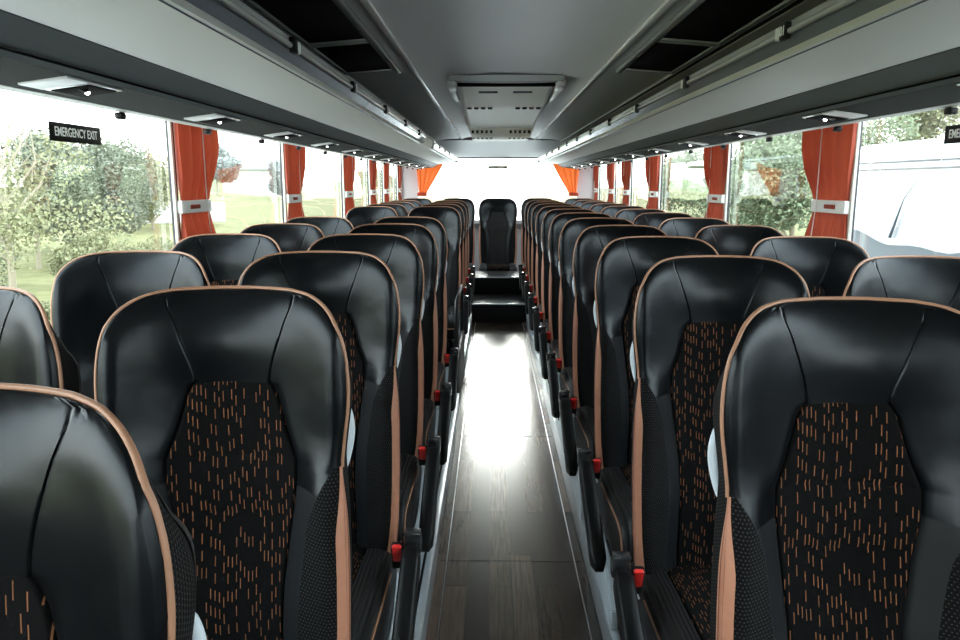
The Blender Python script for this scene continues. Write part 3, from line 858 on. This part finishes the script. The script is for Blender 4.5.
LW = ['nearest', 'second', 'third', 'fourth', 'fifth', 'sixth', 'seventh', 'eighth', 'ninth', 'tenth', 'eleventh', 'twelfth']
for s, side, ys in ((-1, 'left', [1.62+.80*k for k in range(11)]), (1, 'right', [1.55+.80*k for k in range(11)])):
    for i, y in enumerate(ys): lamp(s, y, f'small reading lamp with pale plate under the {side} rack, {LW[i]} along the row')
for s, par in ((-1, RL), (1, RR)):
    for k in range(16):
        y = 1.42+.62*k-(.1 if s > 0 else 0)
        if y > 10.1: break
        g = G(); g.box((s*1.066, y, 1.606), (.020, .032, .018), .005); g.build('curtain_stop', M['shell'], par)

# ------------------------------------------------------------------ emergency exit signs
TX = text_mesh('EMERGENCY EXIT', .0375); TX.materials.append(M['signw'])
for s, lab in ((-1, 'black EMERGENCY EXIT plate on the nearest left window'), (1, 'black EMERGENCY EXIT plate on the nearest right window, cut by the picture edge')):
    t = thing('exit_sign', lab, 'sign', (s*(HALF+.034), 2.36 if s < 0 else 2.32, 1.580), 0, 'emergency exit signs')
    g = G(); g.box((0, 0, 0), (.003, .29, .056), .0014); g.build('sign_plate', M['signb'], t)
    o = link('sign_lettering', TX, t); o.location = (-s*.0022, 0, 0); o.rotation_euler = (PI/2, 0, PI/2 if s < 0 else -PI/2)
    o.scale = (.80, 1, 1)

# ------------------------------------------------------------------ outside
GZ = -1.15
def terrain(x, y):
    z = GZ
    if x < 0: z += 1.6*sstep(-9, -45, x)*.6 + .9*math.sin(x*.07+y*.05)*sstep(-9, -25, x)
    else: z += 1.4*sstep(12, 45, x)
    return z
g = G(); rows = []
xs = [-140+280*i/70 for i in range(71)]; ys = [-30+260*j/65 for j in range(66)]
for y in ys: rows.append([(x, y, terrain(x, y)) for x in xs])
g.grid(rows); struct(g.build('ground', M['grass']))
g = G(); rows = []
for j in range(41):
    y = -20+170*j/40; rows.append([(x, y, max(terrain(x, y), GZ)+.03) for x in [-6+i*12/6 for i in range(7)]])
g.grid(rows); struct(g.build('ground_yard', M['gravel']))
def hill(name, pts, h, depth, m):
    g = G(); rows = []
    for (x, y), hh in zip(pts, h):
        d = Vector((x, y)).normalized(); rows.append([(x-d.x*depth*q, y-d.y*depth*q, GZ-.5+(hh+.5)*(1-q*q)) for q in (-.6, 0, .25, .5, .75, 1)])
    g.grid(rows); return struct(g.build(name, m))
hill('hill_left', [(-150+5*k, 30+9*k) for k in range(25)], [4+2*math.sin(k*.9)+1.5*math.sin(k*2.3) for k in range(25)], 30, M['hill'])
hill('hill_right', [(50+3*k, 40+6*k) for k in range(28)], [3.2+1.2*math.sin(k*.7)+.8*math.sin(k*1.9) for k in range(28)], 18, M['hill'])
def tree(name, label, cat, x, y, h, r, m, n, grp, leaf=.12, trunk=.35, bare=False):
    z0 = terrain(x, y); t = thing(name, label, cat, (x, y, z0), 0, grp); R = random.Random(int((x*13+y*7)*10))
    g = G()
    if trunk > 0:
        g.tube([(0, 0, -.2), (.05, 0, h*trunk), (.0, .1, h*.8)], [h*.022, h*.016, h*.006], 7)
        for k in range(14 if bare else 6):
            a = R.random()*6.28; z = h*(trunk*.6+.5*R.random()); L = r*(.5+.5*R.random())
            p = Vector((0, 0, z)); d = Vector((math.cos(a), math.sin(a), .9+.6*R.random()))
            q = p+d*L*.5; e = q+Vector((d.x*.3+R.uniform(-.3, .3), d.y*.3+R.uniform(-.3, .3), .8))*L*.6
            g.tube([p, q, e], [h*.009, h*.006, h*.002], 5)
            if bare:
                for _ in range(4):
                    c = p.lerp(e, .4+.5*R.random()); g.tube([c, c+Vector((R.uniform(-1, 1), R.uniform(-1, 1), R.uniform(.2, 1)))*L*.4], [h*.004, h*.0012], 4)
        g.build('trunk', M['bark'], t)
    g = G(); blobs = [(Vector((R.gauss(0, r*.42), R.gauss(0, r*.42), h*(.35 if trunk else .12)+h*(.55 if trunk else .75)*R.random()**.8)), r*R.uniform(.28, .55)) for _ in range(18)]
    for _ in range(n):
        c, br = R.choice(blobs); d = Vector((R.gauss(0, 1), R.gauss(0, 1), R.gauss(0, 1))).normalized(); p = c+d*br*R.random()**.35
        if p.z < 0: p.z = abs(p.z)*.3
        a = Vector((R.gauss(0, 1), R.gauss(0, 1), R.gauss(0, 1))).normalized()*leaf*R.uniform(.6, 1.4); b = a.orthogonal().normalized()*leaf*R.uniform(.4, .9)
        i = g.pts([p-a, p+b, p+a, p-b]); g.face((i, i+1, i+2, i+3))
    cr = g.build('foliage', m, t, smooth=False)
    return t
def at(u, d): 
    """ground position seen from the driver's end at the bearing of u (tangent of the angle off the aisle) and distance along the aisle"""
    return (-.075+u*d, d)
TL = [  # bearing, distance, height, radius, material, leaves, name, label, category
    (-.655, 15, 3.9, 1.5, 'leafp', 5500, 'bare_tree', 'thin pale tree with bare forked branches outside the nearest left window', True),
    (-.615, 22, 3.6, 1.9, 'leafd', 28000, 'willow_tree', 'rounded grey-green tree behind the bare-branched tree on the left', False),
    (-.525, 27, 3.6, 2.2, 'leafd', 30000, 'willow_tree', 'broad grey-green tree in the middle of the nearest left window', False),
    (-.455, 36, 3.5, 2.0, 'leafp', 18000, 'willow_tree', 'paler tree at the far edge of the nearest left window beside its curtain', False),
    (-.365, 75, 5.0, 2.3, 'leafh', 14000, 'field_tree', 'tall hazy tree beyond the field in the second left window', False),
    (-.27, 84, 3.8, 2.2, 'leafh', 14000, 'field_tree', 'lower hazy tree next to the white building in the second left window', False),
]
for b, d, h, r, m, n, nm, lab, bare in TL:
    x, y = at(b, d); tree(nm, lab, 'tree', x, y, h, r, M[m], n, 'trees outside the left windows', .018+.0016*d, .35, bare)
TB = [(-.70, 10.2, 1.0, .7, 'leafp', 'yellowish bush at the left picture edge below the bare tree'), (-.58, 11.8, .9, .7, 'leafp', 'yellow-green bush above the edge-cropped left window seat'),
      (-.485, 16, 1.2, .7, 'leafp', 'pale round bush in the field right of the bare tree'), (-.71, 18, 1.5, 1.0, 'leafd', 'grey-green bush at the foot of the bare tree'),
      (-.445, 19, 1.1, .7, 'leafp', 'low pale bush near the nearest left curtain'), (-.565, 18.6, 1.4, .6, 'leafp', 'broad pale bush under the grey-green tree on the left')]
for b, d, h, r, m, lab in TB:
    x, y = at(b, d); tree('bush', lab, 'bush', x, y, h, r, M[m], 14000, 'bushes outside the left windows', .028, 0)
TR = [(.395, 22, 4.3, 2.0, 'leafg', 24000, 'leafy_tree', 'full green tree between the two nearest right curtains'), (.345, 30, 3.5, 1.8, 'leafg', 18000, 'leafy_tree', 'green tree left of the full green tree on the right'),
      (.455, 29, 5.0, 2.1, 'leafg', 18000, 'leafy_tree', 'taller green tree partly hidden by the nearest right curtain'),
      (.56, 32, 6.6, 2.6, 'leafp', 12000, 'leafy_tree', 'pale green tree rising above the white coach outside'), (.80, 30, 6.8, 2.4, 'leafp', 12000, 'leafy_tree', 'pale tree above the white coach at the right picture edge'),
      (.30, 44, 3.9, 2.6, 'leafg', 10000, 'leafy_tree', 'dark green tree behind the second right pillar curtain'), (.255, 58, 4.2, 3.0, 'leafg', 9000, 'leafy_tree', 'distant green tree in the third right window')]
for b, d, h, r, m, n, nm, lab in TR:
    x, y = at(b, d); tree(nm, lab, 'tree', x, y, h, r, M[m], n, 'trees outside the right windows', .02+.0018*d, .3)
# white farm building and field fence on the left
t = thing('farm_building', 'low white farm building with grey roof across the field outside the second left window', 'building', (-34, 110, terrain(-34, 110)))
g = G(); g.box((0, 0, 1.9), (9, 5, 3.8)); g.build('wall', M['barn'], t, smooth=False)
g = G(); g.prism([(-2.8, 3.75), (0, 5.4), (2.8, 3.75), (2.8, 3.6), (0, 5.2), (-2.8, 3.6)], -4.7, 4.7); g.v = [(v[1], v[0], v[2]) for v in g.v]; g.build('roof', M['barnr'], t, smooth=False)
g = G(); g.box((-17.2, 40, terrain(-17.2, 40)+.55), (5.5, .25, 1.1), .05, rot=Matrix.Rotation(.5, 3, 'Z')); tag(g.build('field_wall', M['barn']), 'low white wall in the field beside the nearest left curtain', 'wall')
# white coach parked alongside on the right
t = thing('parked_coach', 'white parked coach filling the nearest right window, two dark joints and blue lower band', 'coach', (4.13, 0, GZ))
g = G(); x0 = 0; L0, L1 = -4, 9.2
g.prism([(0, .35), (0, 2.85), (.06, 2.96), (.25, 3.02), (2.3, 3.02), (2.48, 2.9), (2.5, .35)], L0, L1); g.build('coach_body', M['coach'], t, auto=30)
for z in (2.80, 2.725):
    g = G(); g.box((-.004, (L0+L1)/2, z), (.012, L1-L0-.04, .014)); g.build('body_joint', M['joint'], t)
g = G(); rows = []
for k in range(60):
    y = L0+.05+(L1-L0-.1)*k/59; zz = 1.98+.045*math.sin(y*2.3)+.03*math.sin(y*5.1+1)
    rows.append([(-.004, y, 1.2), (-.008, y, 1.25), (-.008, y, zz)])
g.grid(rows); bd = g.build('wave_band', M['coachb'], t); bd['label'] = 'slate-blue wavy band'
g = G(); g.tube([(-.02, 7.45, 2.70), (-.025, 7.75, 2.42), (-.025, 7.95, 2.02)], [.003, .006, .018], 8); g.build('pole_reflection', M['coachb'], t)  # thin dark tube shaped as a slanted pole reflection on the white side
for y in (-2.2, 6.2):
    g = G(); g.tube([(-.02, y, .5), (.30, y, .5)], .5, 24); g.build('wheel', M['shell'], t)

# ------------------------------------------------------------------ sky, light, camera
w = bpy.data.worlds.new('overcast_sky'); sc.world = w; w.use_nodes = True; nt = w.node_tree; n = N(nt)
bg = nt.nodes['Background']; tc = n.node('ShaderNodeTexCoord'); sp = n.node('ShaderNodeSeparateXYZ'); n.link(tc.outputs['Generated'], sp.inputs[0])
col = n.ramp(sp.outputs[2], [(.0, (1., 1., 1.)), (.4, (.86, .93, 1.)), (1., (.72, .85, 1.))])
n.link(col, bg.inputs[0]); bg.inputs[1].default_value = 3.2
su = bpy.data.lights.new('sun', 'SUN'); su.energy = 2.0; su.angle = math.radians(13); su.color = (1, .97, .93)
so = bpy.data.objects.new('sun', su); C.objects.link(so); so.rotation_euler = (math.radians(-73), 0, math.radians(1.5)); so.location = (0, 40, 14)

cam = bpy.data.cameras.new('camera'); cam.sensor_width = 36; cam.lens = 28.0; cam.clip_start = .02; cam.clip_end = 1000
co = bpy.data.objects.new('camera', cam); C.objects.link(co); co.location = (-.075, 0, EYE)
co.rotation_euler = (math.radians(90-10.39), 0, math.radians(.92)); sc.camera = co
vs = sc.view_settings; sc.display_settings.display_device = 'sRGB'; vs.view_transform = 'Standard'; vs.look = 'None'; vs.gamma = 1; vs.use_curve_mapping = False; vs.exposure = 1.72
cy = sc.cycles; cy.use_denoising = True; cy.max_bounces = 10; cy.diffuse_bounces = 5; cy.glossy_bounces = 5; cy.transparent_max_bounces = 24
cy.sample_clamp_indirect = 8
